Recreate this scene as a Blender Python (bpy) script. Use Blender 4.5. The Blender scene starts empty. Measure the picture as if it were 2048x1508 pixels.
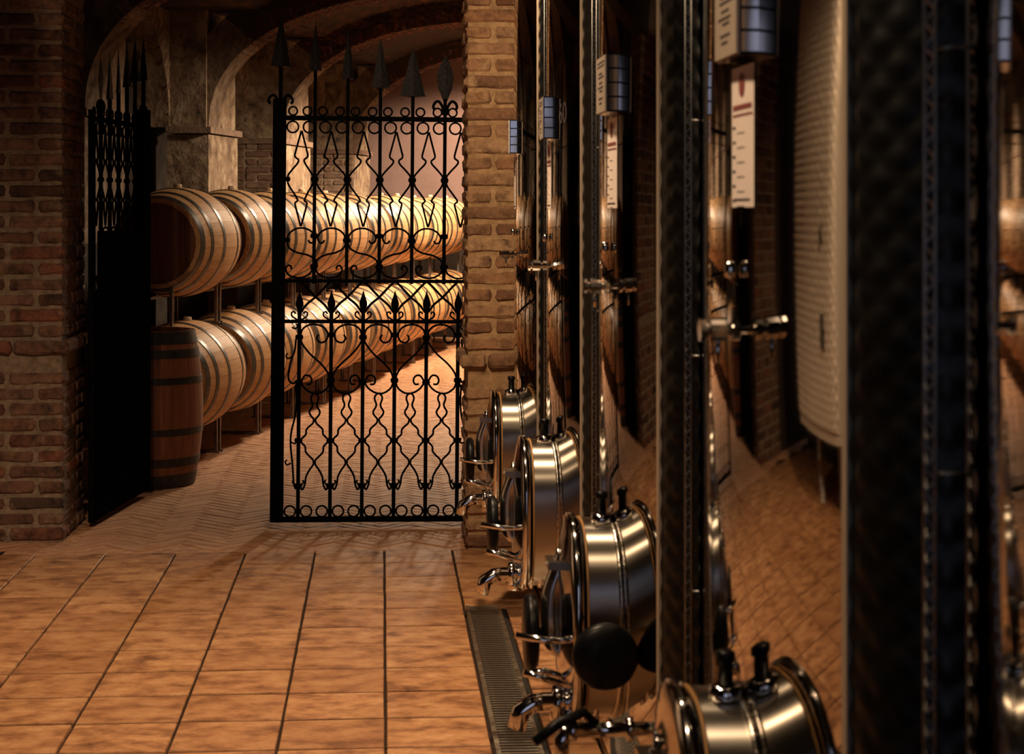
import bpy, math, random
from math import sin, cos, pi, radians, sqrt
from mathutils import Vector, Matrix

rnd = random.Random(7)
SC = bpy.context.scene
COL = SC.collection

# ------------------------------------------------------------------ camera, world, lights, exposure
YAW = radians(4.035)
cam_d = bpy.data.cameras.new('camera')
cam = bpy.data.objects.new('camera', cam_d)
COL.objects.link(cam)
cam.location = (0, 0, 1.5)
cam.rotation_euler = (radians(90), 0, -YAW)
cam_d.sensor_width = 36
cam_d.lens = 36 * 3700 / 2048
cam_d.shift_y = -(754 - 420) / 2048
cam_d.clip_end = 100
cam_d.dof.use_dof = True
cam_d.dof.focus_distance = 9.6
cam_d.dof.aperture_fstop = 9.0
SC.camera = cam
try:
    SC.view_settings.view_transform = 'Standard'
    SC.view_settings.look = 'None'
except Exception:
    pass
SC.view_settings.exposure = 0.0
SC.view_settings.gamma = 1.0
SC.view_settings.use_curve_mapping = False
SC.cycles.max_bounces = 7
SC.cycles.diffuse_bounces = 3
SC.cycles.glossy_bounces = 5
SC.cycles.sample_clamp_indirect = 4.0
SC.cycles.blur_glossy = 0.1

w = bpy.data.worlds.new('dusk')
SC.world = w
w.use_nodes = True
w.node_tree.nodes['Background'].inputs[0].default_value = (0.60, 0.65, 0.92, 1)
w.node_tree.nodes['Background'].inputs[1].default_value = 0.6

WARM = (1.0, 0.70, 0.43)
WARM2 = (1.0, 0.76, 0.52)
COOL = (0.62, 0.68, 1.0)


def spot(name, loc, target, power, color, angle=150, blend=0.6, size=0.12):
    l = bpy.data.lights.new(name, 'SPOT')
    l.energy = power
    l.color = color
    l.spot_size = radians(angle)
    l.spot_blend = blend
    l.shadow_soft_size = size
    o = bpy.data.objects.new(name, l)
    COL.objects.link(o)
    o.location = loc
    d = Vector(target) - Vector(loc)
    o.rotation_euler = d.to_track_quat('-Z', 'Y').to_euler()
    return o


# cellar lamps (hang over the aisle beside the barrels, behind the brick pier)
spot('cellar_lamp', (1.45, 17.6, 2.72), (1.1, 17.6, 0.4), 800, WARM2, 166, 0.4)
spot('cellar_lamp', (0.70, 14.0, 2.72), (0.3, 14.2, 0.5), 250, WARM2, 166, 0.4)
spot('cellar_lamp', (0.42, 11.2, 2.70), (-0.5, 11.5, 0.9), 52, WARM2, 110, 0.9)
spot('cellar_lamp', (1.30, 20.2, 2.72), (1.35, 20.9, 1.2), 330, WARM2, 150, 0.4)
# tank room ceiling lamps: three downlights over the aisle, two aimed at the brick pillars, plus an added fill spot on the jacketed tank
spot('tank_room_spot', (0.10, 6.1, 2.98), (0.05, 6.2, 0), 275, WARM, 104, 1.0, 0.07)
spot('tank_room_spot', (-0.15, 4.4, 2.98), (-0.20, 4.7, 0), 225, WARM, 112, 1.0, 0.07)
spot('tank_room_spot', (-0.45, 2.4, 2.98), (-0.40, 2.6, 0), 150, WARM, 130, 1.0, 0.07)
spot('tank_room_spot', (0.02, 5.3, 2.95), (0.50, 8.2, 1.75), 270, WARM, 46, 1.0, 0.07)
spot('tank_room_spot', (-0.95, 3.6, 2.95), (-1.95, 6.1, 1.35), 400, WARM, 50, 1.0, 0.07)  # added fill to brighten the jacketed tank, no lamp known here
spot('tank_room_spot', (-1.95, 4.4, 2.95), (-1.80, 8.5, 1.75), 120, WARM, 40, 1.0, 0.07)

# ------------------------------------------------------------------ axes of the cellar (the barrel row)
B0 = Vector((-1.181, 11.111, 0))
DV = Vector((0.1972, 0.9803, 0))
NV = Vector((-0.9803, 0.1972, 0))
ROW_ROT = math.atan2(DV.y, DV.x)


def cel(t, n, z=0.0):
    return B0 + DV * t + NV * n + Vector((0, 0, z))


# ------------------------------------------------------------------ materials
def newmat(name):
    m = bpy.data.materials.new(name)
    m.use_nodes = True
    nt = m.node_tree
    return m, nt, nt.nodes['Principled BSDF']


def ramp(nt, src, stops):
    r = nt.nodes.new('ShaderNodeValToRGB')
    el = r.color_ramp.elements
    while len(el) < len(stops):
        el.new(0.5)
    for e, (p, c) in zip(el, stops):
        e.position = p
        e.color = (c[0], c[1], c[2], 1)
    nt.links.new(src, r.inputs[0])
    return r.outputs[0]


def noise(nt, scale, detail=4, vec=None, rough=0.55):
    n = nt.nodes.new('ShaderNodeTexNoise')
    n.inputs['Scale'].default_value = scale
    n.inputs['Detail'].default_value = detail
    n.inputs['Roughness'].default_value = rough
    if vec is not None:
        nt.links.new(vec, n.inputs['Vector'])
    return n.outputs['Fac']


def mixc(nt, fac, a, b, mode='MIX'):
    m = nt.nodes.new('ShaderNodeMix')
    m.data_type = 'RGBA'
    m.blend_type = mode
    if isinstance(fac, (int, float)):
        m.inputs[0].default_value = fac
    else:
        nt.links.new(fac, m.inputs[0])
    for s, i in ((a, 6), (b, 7)):
        if isinstance(s, tuple):
            m.inputs[i].default_value = (s[0], s[1], s[2], 1)
        else:
            nt.links.new(s, m.inputs[i])
    return m.outputs[2]


def coords(nt, kind='Object', scale=(1, 1, 1), rand=0.0):
    tc = nt.nodes.new('ShaderNodeTexCoord')
    mp = nt.nodes.new('ShaderNodeMapping')
    mp.inputs['Scale'].default_value = scale
    if kind == 'World':
        g = nt.nodes.new('ShaderNodeNewGeometry')
        nt.links.new(g.outputs['Position'], mp.inputs['Vector'])
    else:
        nt.links.new(tc.outputs[kind], mp.inputs['Vector'])
    if rand:
        oi = nt.nodes.new('ShaderNodeObjectInfo')
        mu = nt.nodes.new('ShaderNodeMath')
        mu.operation = 'MULTIPLY'
        mu.inputs[1].default_value = rand
        nt.links.new(oi.outputs['Random'], mu.inputs[0])
        nt.links.new(mu.outputs[0], mp.inputs['Location'])
    return mp.outputs[0]


def objrand(nt):
    return nt.nodes.new('ShaderNodeObjectInfo').outputs['Random']


def bump(nt, bsdf, h, strength, dist=0.01):
    b = nt.nodes.new('ShaderNodeBump')
    b.inputs['Strength'].default_value = strength
    b.inputs['Distance'].default_value = dist
    nt.links.new(h, b.inputs['Height'])
    nt.links.new(b.outputs[0], bsdf.inputs['Normal'])


def plain(name, c, rough=0.5, metal=0.0, nscale=0, var=0.25, bmp=0.0, spec=None):
    m, nt, b = newmat(name)
    b.inputs['Roughness'].default_value = rough
    b.inputs['Metallic'].default_value = metal
    if spec is not None:
        b.inputs['Specular IOR Level'].default_value = spec
    if nscale:
        v = coords(nt, 'Object', rand=5)
        f = noise(nt, nscale, 5, v)
        col = ramp(nt, f, [(0.3, tuple(x * (1 - var) for x in c)), (0.7, tuple(min(1, x * (1 + var)) for x in c))])
        nt.links.new(col, b.inputs['Base Color'])
        if bmp:
            bump(nt, b, f, bmp)
    else:
        b.inputs['Base Color'].default_value = (*c, 1)
    return m


def brick_mat(name, tones, soot, soot_amt, smear=(0.26, 0.17, 0.11)):
    m, nt, b = newmat(name)
    v = coords(nt, 'Object', rand=17)
    f1 = noise(nt, 14, 6, v, 0.65)
    f2 = noise(nt, 60, 4, v)
    base = ramp(nt, objrand(nt), [(i / (len(tones) - 1), t) for i, t in enumerate(tones)])
    c = mixc(nt, ramp(nt, f1, [(0.42 + 0.1 * (1 - soot_amt), (0, 0, 0)), (0.72, (1, 1, 1))]), base, soot)
    c = mixc(nt, 0.5, c, ramp(nt, f2, [(0.3, (0.45, 0.45, 0.45)), (0.7, (1.0, 1.0, 1.0))]), 'MULTIPLY')
    f3 = noise(nt, 9, 6, coords(nt, 'Object', rand=23), 0.7)
    c = mixc(nt, ramp(nt, f3, [(0.55, (0, 0, 0)), (0.68, (0.7, 0.7, 0.7))]), c, smear)
    nt.links.new(c, b.inputs['Base Color'])
    b.inputs['Roughness'].default_value = 0.9
    b.inputs['Specular IOR Level'].default_value = 0.2
    bump(nt, b, f2, 0.6, 0.006)
    return m


M = {}
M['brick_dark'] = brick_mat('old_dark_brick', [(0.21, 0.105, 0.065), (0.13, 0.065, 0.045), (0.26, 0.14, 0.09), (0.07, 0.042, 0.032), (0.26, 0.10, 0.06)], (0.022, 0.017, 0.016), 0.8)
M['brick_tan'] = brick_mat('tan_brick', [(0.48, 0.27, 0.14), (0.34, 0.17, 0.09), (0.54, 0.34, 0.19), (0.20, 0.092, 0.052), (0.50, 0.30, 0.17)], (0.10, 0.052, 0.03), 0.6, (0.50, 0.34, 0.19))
M['brick_cellar'] = brick_mat('cellar_brick', [(0.30, 0.19, 0.13), (0.22, 0.12, 0.085), (0.36, 0.25, 0.17), (0.18, 0.10, 0.075)], (0.10, 0.075, 0.055), 0.6)
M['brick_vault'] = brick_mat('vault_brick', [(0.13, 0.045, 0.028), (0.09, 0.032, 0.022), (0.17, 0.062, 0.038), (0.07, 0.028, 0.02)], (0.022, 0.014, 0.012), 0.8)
M['mortar_dark'] = plain('grey_brown_mortar', (0.21, 0.155, 0.11), 0.95, 0, 30, 0.35, 0.5, 0.1)
M['mortar_tan'] = plain('tan_mortar', (0.40, 0.255, 0.135), 0.95, 0, 30, 0.3, 0.5, 0.1)


def plaster_mat(name, c1, c2, c3, sc):
    m, nt, b = newmat(name)
    v = coords(nt, 'World')
    f = noise(nt, sc, 7, v, 0.65)
    g = noise(nt, sc * 0.35, 4, v)
    c = ramp(nt, f, [(0.32, c3), (0.48, c2), (0.66, c1)])
    c = mixc(nt, ramp(nt, g, [(0.45, (0, 0, 0)), (0.7, (1, 1, 1))]), c, c2)
    nt.links.new(c, b.inputs['Base Color'])
    b.inputs['Roughness'].default_value = 0.95
    b.inputs['Specular IOR Level'].default_value = 0.1
    bump(nt, b, f, 0.7, 0.03)
    return m


M['plaster_old'] = plaster_mat('flaking_old_plaster', (0.44, 0.35, 0.24), (0.24, 0.16, 0.105), (0.06, 0.044, 0.035), 9)
M['plaster_dark'] = plaster_mat('shade_dark_wall', (0.05, 0.036, 0.028), (0.035, 0.025, 0.02), (0.015, 0.012, 0.01), 6)  # near-black tone stands in for shade behind the barrel rows
M['plaster_pink'] = plaster_mat('smooth_pinkish_plaster', (0.30, 0.195, 0.17), (0.28, 0.18, 0.155), (0.26, 0.165, 0.142), 3)
M['plaster_mid'] = plaster_mat('darker_old_plaster', (0.27, 0.205, 0.145), (0.16, 0.11, 0.075), (0.05, 0.036, 0.028), 10)  # darker copy of the flaking plaster
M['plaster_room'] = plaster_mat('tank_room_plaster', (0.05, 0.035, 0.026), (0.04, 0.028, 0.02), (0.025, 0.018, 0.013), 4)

# terracotta tiles
m, nt, b = newmat('terracotta_tile')
v = coords(nt, 'Object', (9, 12, 5), rand=31)
f = noise(nt, 1.0, 7, v, 0.62)
v2 = coords(nt, 'Object', (60, 90, 60), rand=31)
f2 = noise(nt, 1.0, 4, v2)
c = ramp(nt, f, [(0.30, (0.13, 0.052, 0.022)), (0.42, (0.30, 0.135, 0.058)), (0.52, (0.46, 0.225, 0.098)), (0.70, (0.61, 0.345, 0.165))])
c = mixc(nt, ramp(nt, objrand(nt), [(0, (0, 0, 0)), (1, (0.42, 0.42, 0.42))]), c, (0.27, 0.11, 0.045))
c = mixc(nt, 0.35, c, ramp(nt, f2, [(0.3, (0.5, 0.5, 0.5)), (0.7, (1, 1, 1))]), 'MULTIPLY')
nt.links.new(c, b.inputs['Base Color'])
b.inputs['Roughness'].default_value = 0.62
b.inputs['Specular IOR Level'].default_value = 0.28
bump(nt, b, f, 0.15, 0.004)
M['tile'] = m
M['grout'] = plain('dark_grout', (0.03, 0.018, 0.012), 0.95, 0, 40, 0.4, 0.4, 0.1)

# herringbone brick
m, nt, b = newmat('worn_floor_brick')
v = coords(nt, 'Object', (6, 22, 10), rand=13)
f = noise(nt, 1.0, 6, v, 0.6)
c = ramp(nt, f, [(0.28, (0.27, 0.12, 0.058)), (0.5, (0.50, 0.255, 0.13)), (0.72, (0.66, 0.40, 0.23))])
c = mixc(nt, ramp(nt, objrand(nt), [(0, (0, 0, 0)), (1, (0.5, 0.5, 0.5))]), c, (0.33, 0.16, 0.09))
nt.links.new(c, b.inputs['Base Color'])
b.inputs['Roughness'].default_value = 0.72
b.inputs['Specular IOR Level'].default_value = 0.25
bump(nt, b, f, 0.25, 0.006)
M['floor_brick'] = m
m, nt, b = newmat('worn_floor_brick_far')
v = coords(nt, 'World', (14, 14, 4))
f = noise(nt, 1.0, 6, v, 0.6)
c = ramp(nt, f, [(0.28, (0.27, 0.12, 0.058)), (0.5, (0.49, 0.25, 0.128)), (0.72, (0.65, 0.39, 0.225))])
nt.links.new(c, b.inputs['Base Color'])
b.inputs['Roughness'].default_value = 0.72
b.inputs['Specular IOR Level'].default_value = 0.25
M['floor_brick_far'] = m


def wood_mat(name, dark, mid, light, rough, rnd_amt):
    m, nt, b = newmat(name)
    v = coords(nt, 'Object', (3.0, 45, 45), rand=11)
    f = noise(nt, 1.0, 6, v, 0.6)
    c = ramp(nt, f, [(0.25, dark), (0.5, mid), (0.78, light)])
    c = mixc(nt, ramp(nt, objrand(nt), [(0, (0, 0, 0)), (1, (rnd_amt,) * 3)]), c, dark)
    nt.links.new(c, b.inputs['Base Color'])
    b.inputs['Roughness'].default_value = rough
    b.inputs['Specular IOR Level'].default_value = 0.3
    bump(nt, b, f, 0.12, 0.003)
    return m


M['oak'] = wood_mat('pale_oak', (0.46, 0.225, 0.088), (0.60, 0.325, 0.138), (0.68, 0.40, 0.19), 0.55, 0.14)
M['oak_head'] = wood_mat('oak_barrel_head', (0.14, 0.05, 0.026), (0.19, 0.07, 0.036), (0.24, 0.10, 0.05), 0.7, 0.3)
M['oak_old'] = wood_mat('old_red_brown_oak', (0.10, 0.034, 0.018), (0.19, 0.066, 0.031), (0.26, 0.10, 0.05), 0.5, 0.45)
M['hoop'] = plain('galvanised_hoop_steel', (0.075, 0.066, 0.06), 0.36, 0.6, 25, 0.35)
M['hoop_black'] = plain('blackened_hoop_iron', (0.03, 0.028, 0.027), 0.5, 0.5, 25, 0.4)
M['bung'] = plain('pale_bung_wood', (0.66, 0.47, 0.30), 0.6, 0, 30, 0.15)
M['rack'] = plain('dull_rack_steel', (0.20, 0.15, 0.12), 0.45, 0.8, 20, 0.3)
M['iron'] = plain('black_wrought_iron', (0.0035, 0.0035, 0.004), 0.7, 0.0, 60, 0.5, 0.25, 0.0)
M['iron_spear'] = plain('hammered_spear_iron', (0.012, 0.011, 0.012), 0.5, 0.0, 90, 0.6, 0.9, 0.3)
M['brass'] = plain('worn_brass', (0.55, 0.36, 0.16), 0.4, 0.9, 20, 0.3)


def steel_mat(name, c, rough, stretch=None, rvar=0.0, bmp=0.0, metal=1.0):
    m, nt, b = newmat(name)
    b.inputs['Base Color'].default_value = (*c, 1)
    b.inputs['Metallic'].default_value = metal
    b.inputs['Roughness'].default_value = rough
    if stretch:
        v = coords(nt, 'Object', stretch)
        f = noise(nt, 1.0, 5, v)
        mr = nt.nodes.new('ShaderNodeMapRange')
        mr.inputs[1].default_value = 0.3
        mr.inputs[2].default_value = 0.7
        mr.inputs[3].default_value = max(0.02, rough - rvar)
        mr.inputs[4].default_value = rough + rvar
        nt.links.new(f, mr.inputs[0])
        nt.links.new(mr.outputs[0], b.inputs['Roughness'])
        if bmp:
            bump(nt, b, f, bmp, 0.002)
    return m


M['mirror'] = steel_mat('mirror_polished_steel', (0.38, 0.35, 0.32), 0.04, (30, 30, 0.8), 0.015, 0.03)
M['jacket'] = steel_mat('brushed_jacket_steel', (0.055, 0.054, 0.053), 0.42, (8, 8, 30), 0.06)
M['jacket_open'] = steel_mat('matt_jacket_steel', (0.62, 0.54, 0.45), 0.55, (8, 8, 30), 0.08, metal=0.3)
M['brushed'] = steel_mat('brushed_steel', (0.58, 0.53, 0.46), 0.36, (4, 60, 60), 0.05)
mb_ = M['brushed'].node_tree
tn = mb_.nodes.new('ShaderNodeTangent')
tn.direction_type = 'RADIAL'
tn.axis = 'X'
bs = mb_.nodes['Principled BSDF']
mb_.links.new(tn.outputs[0], bs.inputs['Tangent'])
bs.inputs['Anisotropic'].default_value = 0.9
bs.inputs['Anisotropic Rotation'].default_value = 0.25
M['chrome'] = steel_mat('chromed_steel', (0.72, 0.69, 0.66), 0.10)
M['satin'] = steel_mat('satin_steel', (0.68, 0.64, 0.59), 0.24)
M['edge'] = steel_mat('rolled_steel_edge', (0.50, 0.40, 0.30), 0.5, metal=0.4)
M['weld'] = steel_mat('weld_bead', (0.62, 0.57, 0.5), 0.22, (60, 60, 60), 0.1, 0.9)
M['gasket'] = plain('ochre_gasket', (0.34, 0.17, 0.05), 0.55)
M['black'] = plain('black_plastic', (0.004, 0.004, 0.0045), 0.35, spec=0.15)
M['box_face'] = plain('beige_box_face', (0.40, 0.33, 0.26), 0.55, 0.0, 15, 0.06)
M['paper'] = plain('white_label_paper', (0.92, 0.80, 0.72), 0.7, 0, 12, 0.04)
M['ink'] = plain('dark_ink', (0.06, 0.045, 0.05), 0.7)
M['ink_red'] = plain('dark_red_ink', (0.25, 0.06, 0.055), 0.7)
M['wire'] = steel_mat('galvanised_wire', (0.36, 0.355, 0.35), 0.33)
M['drain'] = steel_mat('brushed_drain_steel', (0.50, 0.44, 0.36), 0.38, (30, 30, 30), 0.1)
M['void'] = plain('dark_gully', (0.012, 0.01, 0.009), 0.9)


# ------------------------------------------------------------------ mesh helpers
class MB:
    def __init__(self):
        self.v, self.f, self.s = [], [], []

    def add(self, vs, fs, smooth=True):
        o = len(self.v)
        self.v += [tuple(p) for p in vs]
        self.f += [tuple(i + o for i in f) for f in fs]
        self.s += [smooth] * len(fs)
        return self

    def box(self, c, s, rot=None):
        x, y, z = s[0] / 2, s[1] / 2, s[2] / 2
        vs = [Vector((a * x, b_ * y, d * z)) for a in (-1, 1) for b_ in (-1, 1) for d in (-1, 1)]
        if rot is not None:
            vs = [rot @ p for p in vs]
        vs = [p + Vector(c) for p in vs]
        return self.add(vs, [(0, 1, 3, 2), (4, 6, 7, 5), (0, 4, 5, 1), (2, 3, 7, 6), (0, 2, 6, 4), (1, 5, 7, 3)], False)

    def lathe(self, prof, axis='X', seg=24, origin=(0, 0, 0), cap=True, smooth=True, sx=1.0, sy=1.0):
        """prof: (along, radius) pairs"""
        vs, fs = [], []
        n = len(prof)
        for a, r in prof:
            for k in range(seg):
                t = 2 * pi * k / seg
                u, q = r * cos(t) * sx, r * sin(t) * sy
                if axis == 'X':
                    p = (a, u, q)
                elif axis == 'Y':
                    p = (q, a, u)
                else:
                    p = (u, q, a)
                vs.append((p[0] + origin[0], p[1] + origin[1], p[2] + origin[2]))
        for i in range(n - 1):
            for k in range(seg):
                k2 = (k + 1) % seg
                fs.append((i * seg + k, i * seg + k2, (i + 1) * seg + k2, (i + 1) * seg + k))
        self.add(vs, fs, smooth)
        if cap:
            o = len(self.v) - n * seg
            self.f += [tuple(o + k for k in reversed(range(seg))), tuple(o + (n - 1) * seg + k for k in range(seg))]
            self.s += [False, False]
        return self

    def tube(self, pts, r, seg=6, closed=False, cap=True, flat=None):
        """round tube along points; flat=(a, b) makes a bar a wide (in plane) and b deep (Y)"""
        pts = [Vector(p) for p in pts]
        n = len(pts)
        vs, fs = [], []
        up = None
        for i, p in enumerate(pts):
            if closed:
                t = pts[(i + 1) % n] - pts[i - 1]
            else:
                t = pts[min(i + 1, n - 1)] - pts[max(i - 1, 0)]
            if t.length < 1e-9:
                t = Vector((0, 0, 1))
            t.normalize()
            if up is None:
                up = Vector((0, 1, 0)) if abs(t.y) < 0.9 else Vector((1, 0, 0))
            a = t.cross(up)
            if a.length < 1e-6:
                a = t.orthogonal()
            a.normalize()
            b_ = a.cross(t)
            up = b_
            rr = r[i] if isinstance(r, (list, tuple)) else r
            for k in range(seg):
                q = 2 * pi * (k + 0.5) / seg
                vs.append(p + a * (rr * cos(q)) + b_ * (rr * sin(q)))
        rng = n if closed else n - 1
        for i in range(rng):
            j = (i + 1) % n
            for k in range(seg):
                k2 = (k + 1) % seg
                fs.append((i * seg + k, i * seg + k2, j * seg + k2, j * seg + k))
        self.add(vs, fs, seg > 4)
        if cap and not closed:
            o = len(self.v) - n * seg
            self.f += [tuple(o + k for k in reversed(range(seg))), tuple(o + (n - 1) * seg + k for k in range(seg))]
            self.s += [False, False]
        return self

    def mesh(self, name, mat):
        me = bpy.data.meshes.new(name)
        me.from_pydata(self.v, [], self.f)
        me.polygons.foreach_set('use_smooth', self.s)
        mats = mat if isinstance(mat, (list, tuple)) else [mat]
        for q in mats:
            me.materials.append(q)
        me.update()
        return me

    def build(self, name, mat, parent=None, loc=None, rot=None):
        return place(name, self.mesh(name, mat), parent, loc, rot)


def place(name, me, parent=None, loc=None, rot=None, scale=None):
    o = bpy.data.objects.new(name, me)
    COL.objects.link(o)
    if parent is not None:
        o.parent = parent
    if loc is not None:
        o.location = loc
    if rot is not None:
        o.rotation_euler = rot
    if scale is not None:
        o.scale = scale
    return o


def thing(name, label, cat, loc=(0, 0, 0), rotz=0.0, group=None):
    o = place(name, None, None, loc, (0, 0, rotz))
    o.empty_display_size = 0.1
    return tag(o, label, cat, group)


def tag(o, label=None, cat=None, group=None, kind=None):
    if label:
        o['label'] = label
    if cat:
        o['category'] = cat
    if group:
        o['group'] = group
    if kind:
        o['kind'] = kind
    return o


def struct(o, label, cat):
    return tag(o, label, cat, kind='structure')


KIDS = {}


def copy_tree(o, parent=None):
    c = o.copy()
    COL.objects.link(c)
    c.parent = parent
    for ch in list(o.children):
        copy_tree(ch, c)
    return c


def spline(pts, n=6):
    """Catmull-Rom through 2-D or 3-D points"""
    P = [Vector(p) for p in pts]
    P = [P[0] * 2 - P[1]] + P + [P[-1] * 2 - P[-2]]
    out = []
    for i in range(1, len(P) - 2):
        for k in range(n):
            t = k / n
            a, b_, c_, d = P[i - 1], P[i], P[i + 1], P[i + 2]
            out.append(0.5 * ((2 * b_) + (c_ - a) * t + (2 * a - 5 * b_ + 4 * c_ - d) * t * t + (3 * b_ - a - 3 * c_ + d) * t ** 3))
    out.append(P[-2])
    return out


# ------------------------------------------------------------------ bricks
BR = {}


def brick_mesh(l, h, d, mat, var):
    key = (round(l, 3), round(h, 3), round(d, 3), mat, var)
    if key in BR:
        return BR[key]
    rg = random.Random(hash((round(l * 1000), round(h * 1000), var)) & 0xffff)
    c = 0.011
    vs = []
    # three cross sections along the length, each an uneven octagon
    xs = [-l / 2, -l / 2 + c, -l / 6, l / 6, l / 2 - c, l / 2]
    ins = [c, 0, 0, 0, 0, c]
    fs = []
    for x, q in zip(xs, ins):
        hh, dd = h / 2 - q, d / 2 - q
        j = lambda a=0.0034: rg.uniform(-a, a)
        ring = [(-dd, -hh + c), (-dd, hh - c), (-dd + c, hh), (dd - c, hh), (dd, hh - c), (dd, -hh + c), (dd - c, -hh), (-dd + c, -hh)]
        for (y, z) in ring:
            vs.append((x + j(0.005 if q else 0.0), y + j(0.0034), z + j()))
    n = 8
    for i in range(5):
        for k in range(n):
            k2 = (k + 1) % n
            fs.append((i * n + k, i * n + k2, (i + 1) * n + k2, (i + 1) * n + k))
    fs.append(tuple(reversed(range(n))))
    fs.append(tuple(5 * n + k for k in range(n)))
    fs = [tuple(reversed(q)) for q in fs]
    BR[key] = MB().add(vs, fs, False).mesh('brick', M[mat])
    return BR[key]


def brick(parent, c, l, h, d, mat, rot=0.0, tilt=0.01):
    return place('brick', brick_mesh(l, h, d, mat, rnd.randrange(5)), parent,
                 c, (rnd.uniform(-tilt, tilt), rnd.uniform(-tilt, tilt) * 0.6, rot + rnd.uniform(-tilt, tilt)))


def brick_pillar(name, label, corner, wdt, dep, side, ch, ncourse, mat, mortar, top, proud_course):
    """corner = visible front corner (x, y); side=+1: pillar extends to -x from the corner (side face looks +x), -1 the other way"""
    x0, y0 = corner
    root = struct(thing(name, label, 'pillar', (x0, y0, 0)), label, 'pillar')
    ins = 0.009
    core = MB().box((-side * (wdt / 2), dep / 2, top / 2), (wdt - 2 * ins, dep - 2 * ins, top))
    core.build('mortar_core', M[mortar], root)
    L, HD, J = 0.245, 0.115, 0.013
    for k in range(ncourse):
        z = ch * (k + 0.5)
        h = ch - J
        pr = 0.028 if k == proud_course else (-0.030 if k == proud_course - 1 else rnd.uniform(-0.002, 0.002))
        # front face
        u = -pr
        first = L if k % 2 == 0 else HD
        seq = first
        i = 0
        while u < wdt - 0.05:
            if i == 0:
                ln = first
            elif k % 2 == 0:
                ln = HD if (i + k // 2) % 2 else L
            else:
                ln = L if i % 2 else HD
            ln = min(ln, wdt - u)
            if wdt - u - ln < 0.06:
                ln = wdt - u
            dpt = HD if not (i == 0 and k % 2) else L
            brick(root, (-side * (u + ln / 2), dpt / 2 - pr, z), ln, h, dpt, mat, 0.0)
            u += ln + J
            i += 1
        # side face
        u = (HD if k % 2 == 0 else L) - pr + J
        i = 0
        while u < dep - 0.05:
            ln = (L if (i + k) % 2 == 0 else HD)
            ln = min(ln, dep - u)
            if dep - u - ln < 0.06:
                ln = dep - u
            brick(root, (-side * (HD / 2 - pr), u + ln / 2, z), ln, h, HD, mat, pi / 2)
            u += ln + J
            i += 1
    return root


# ------------------------------------------------------------------ tank room shell
floor = struct(thing('floor', 'terracotta tiled floor of the tank room', 'floor'), 'terracotta tiled floor of the tank room', 'floor')
f = MB().box((-0.4, 3.35, -0.061), (4.9, 9.7, 0.1))
f.build('grout_bed', M['grout'], floor)
TP = 0.3026
TR = 0.3013
XE = [0.012 + TP * k for k in range(-9, 1)]
tile_cache = {}


def tile_mesh(a, b_, var):
    key = (round(a, 3), round(b_, 3), var)
    if key not in tile_cache:
        rg = random.Random(var * 13 + 5)
        c = 0.0022
        x, y = a / 2, b_ / 2
        j = lambda: rg.uniform(-0.0012, 0.0012)
        bot = [(-x, -y, -0.012), (x, -y, -0.012), (x, y, -0.012), (-x, y, -0.012)]
        mid = [(-x + j(), -y + j(), -0.003), (x + j(), -y + j(), -0.003), (x + j(), y + j(), -0.003), (-x + j(), y + j(), -0.003)]
        top = [(-x + c, -y + c, j() * 0.6), (x - c, -y + c, j() * 0.6), (x - c, y - c, j() * 0.6), (-x + c, y - c, j() * 0.6)]
        fs = []
        for a0, a1 in ((0, 4), (4, 8)):
            for k in range(4):
                fs.append((a0 + k, a0 + (k + 1) % 4, a1 + (k + 1) % 4, a1 + k))
        fs.append((8, 9, 10, 11))
        tile_cache[key] = MB().add(bot + mid + top, fs, False).mesh('tile', M['tile'])
    return tile_cache[key]


def tile(x0, x1, y0, y1):
    a, b_ = x1 - x0 - 0.009, y1 - y0 - 0.017
    if a < 0.03 or b_ < 0.03:
        return
    place('tile', tile_mesh(a, b_, rnd.randrange(5)), floor, ((x0 + x1) / 2, (y0 + y1) / 2, 0.0), (0, 0, rnd.choice((0, 0, pi)) if abs(a - b_) > 0 else 0))


rows = [8.19, 7.887] + [7.887 - TR * k for k in range(1, 19)]
for ra, rb in zip(rows[:-1], rows[1:]):
    xs = XE + [0.31]
    for xa, xb in zip(xs[:-1], xs[1:]):
        tile(xa, xb, rb, ra)
    if rb >= 6.95:
        ext = [0.31, 0.612, 0.915, 1.2]
    else:
        ext = [0.466, 0.612, 0.915, 1.2]
    for xa, xb in zip(ext[:-1], ext[1:]):
        tile(xa, xb, rb, ra)

# drain channel with a slotted grate
drain = thing('floor_drain', 'long steel slotted floor drain beside the tank row', 'drain', (0.381, 0, 0))
Y0, Y1 = 4.55, 6.975
MB().box((0.008, (Y0 + Y1) / 2, -0.008), (0.148, Y1 - Y0, 0.004)).build('gully', M['void'], drain)
for s in (-1, 1):
    MB().box((s * 0.0585, (Y0 + Y1) / 2, 0.002), (0.013, Y1 - Y0, 0.012)).build('side_rail', M['drain'], drain)
MB().box((0, Y1 - 0.006, 0.001), (0.104, 0.012, 0.010)).build('end_rail', M['drain'], drain)
sl = MB().box((0, 0, 0.002), (0.104, 0.0135, 0.002)).mesh('slat', M['drain'])
y = Y1 - 0.022
while y > Y0:
    place('slat', sl, drain, (0, y, 0.0015))
    y -= 0.0275

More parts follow.
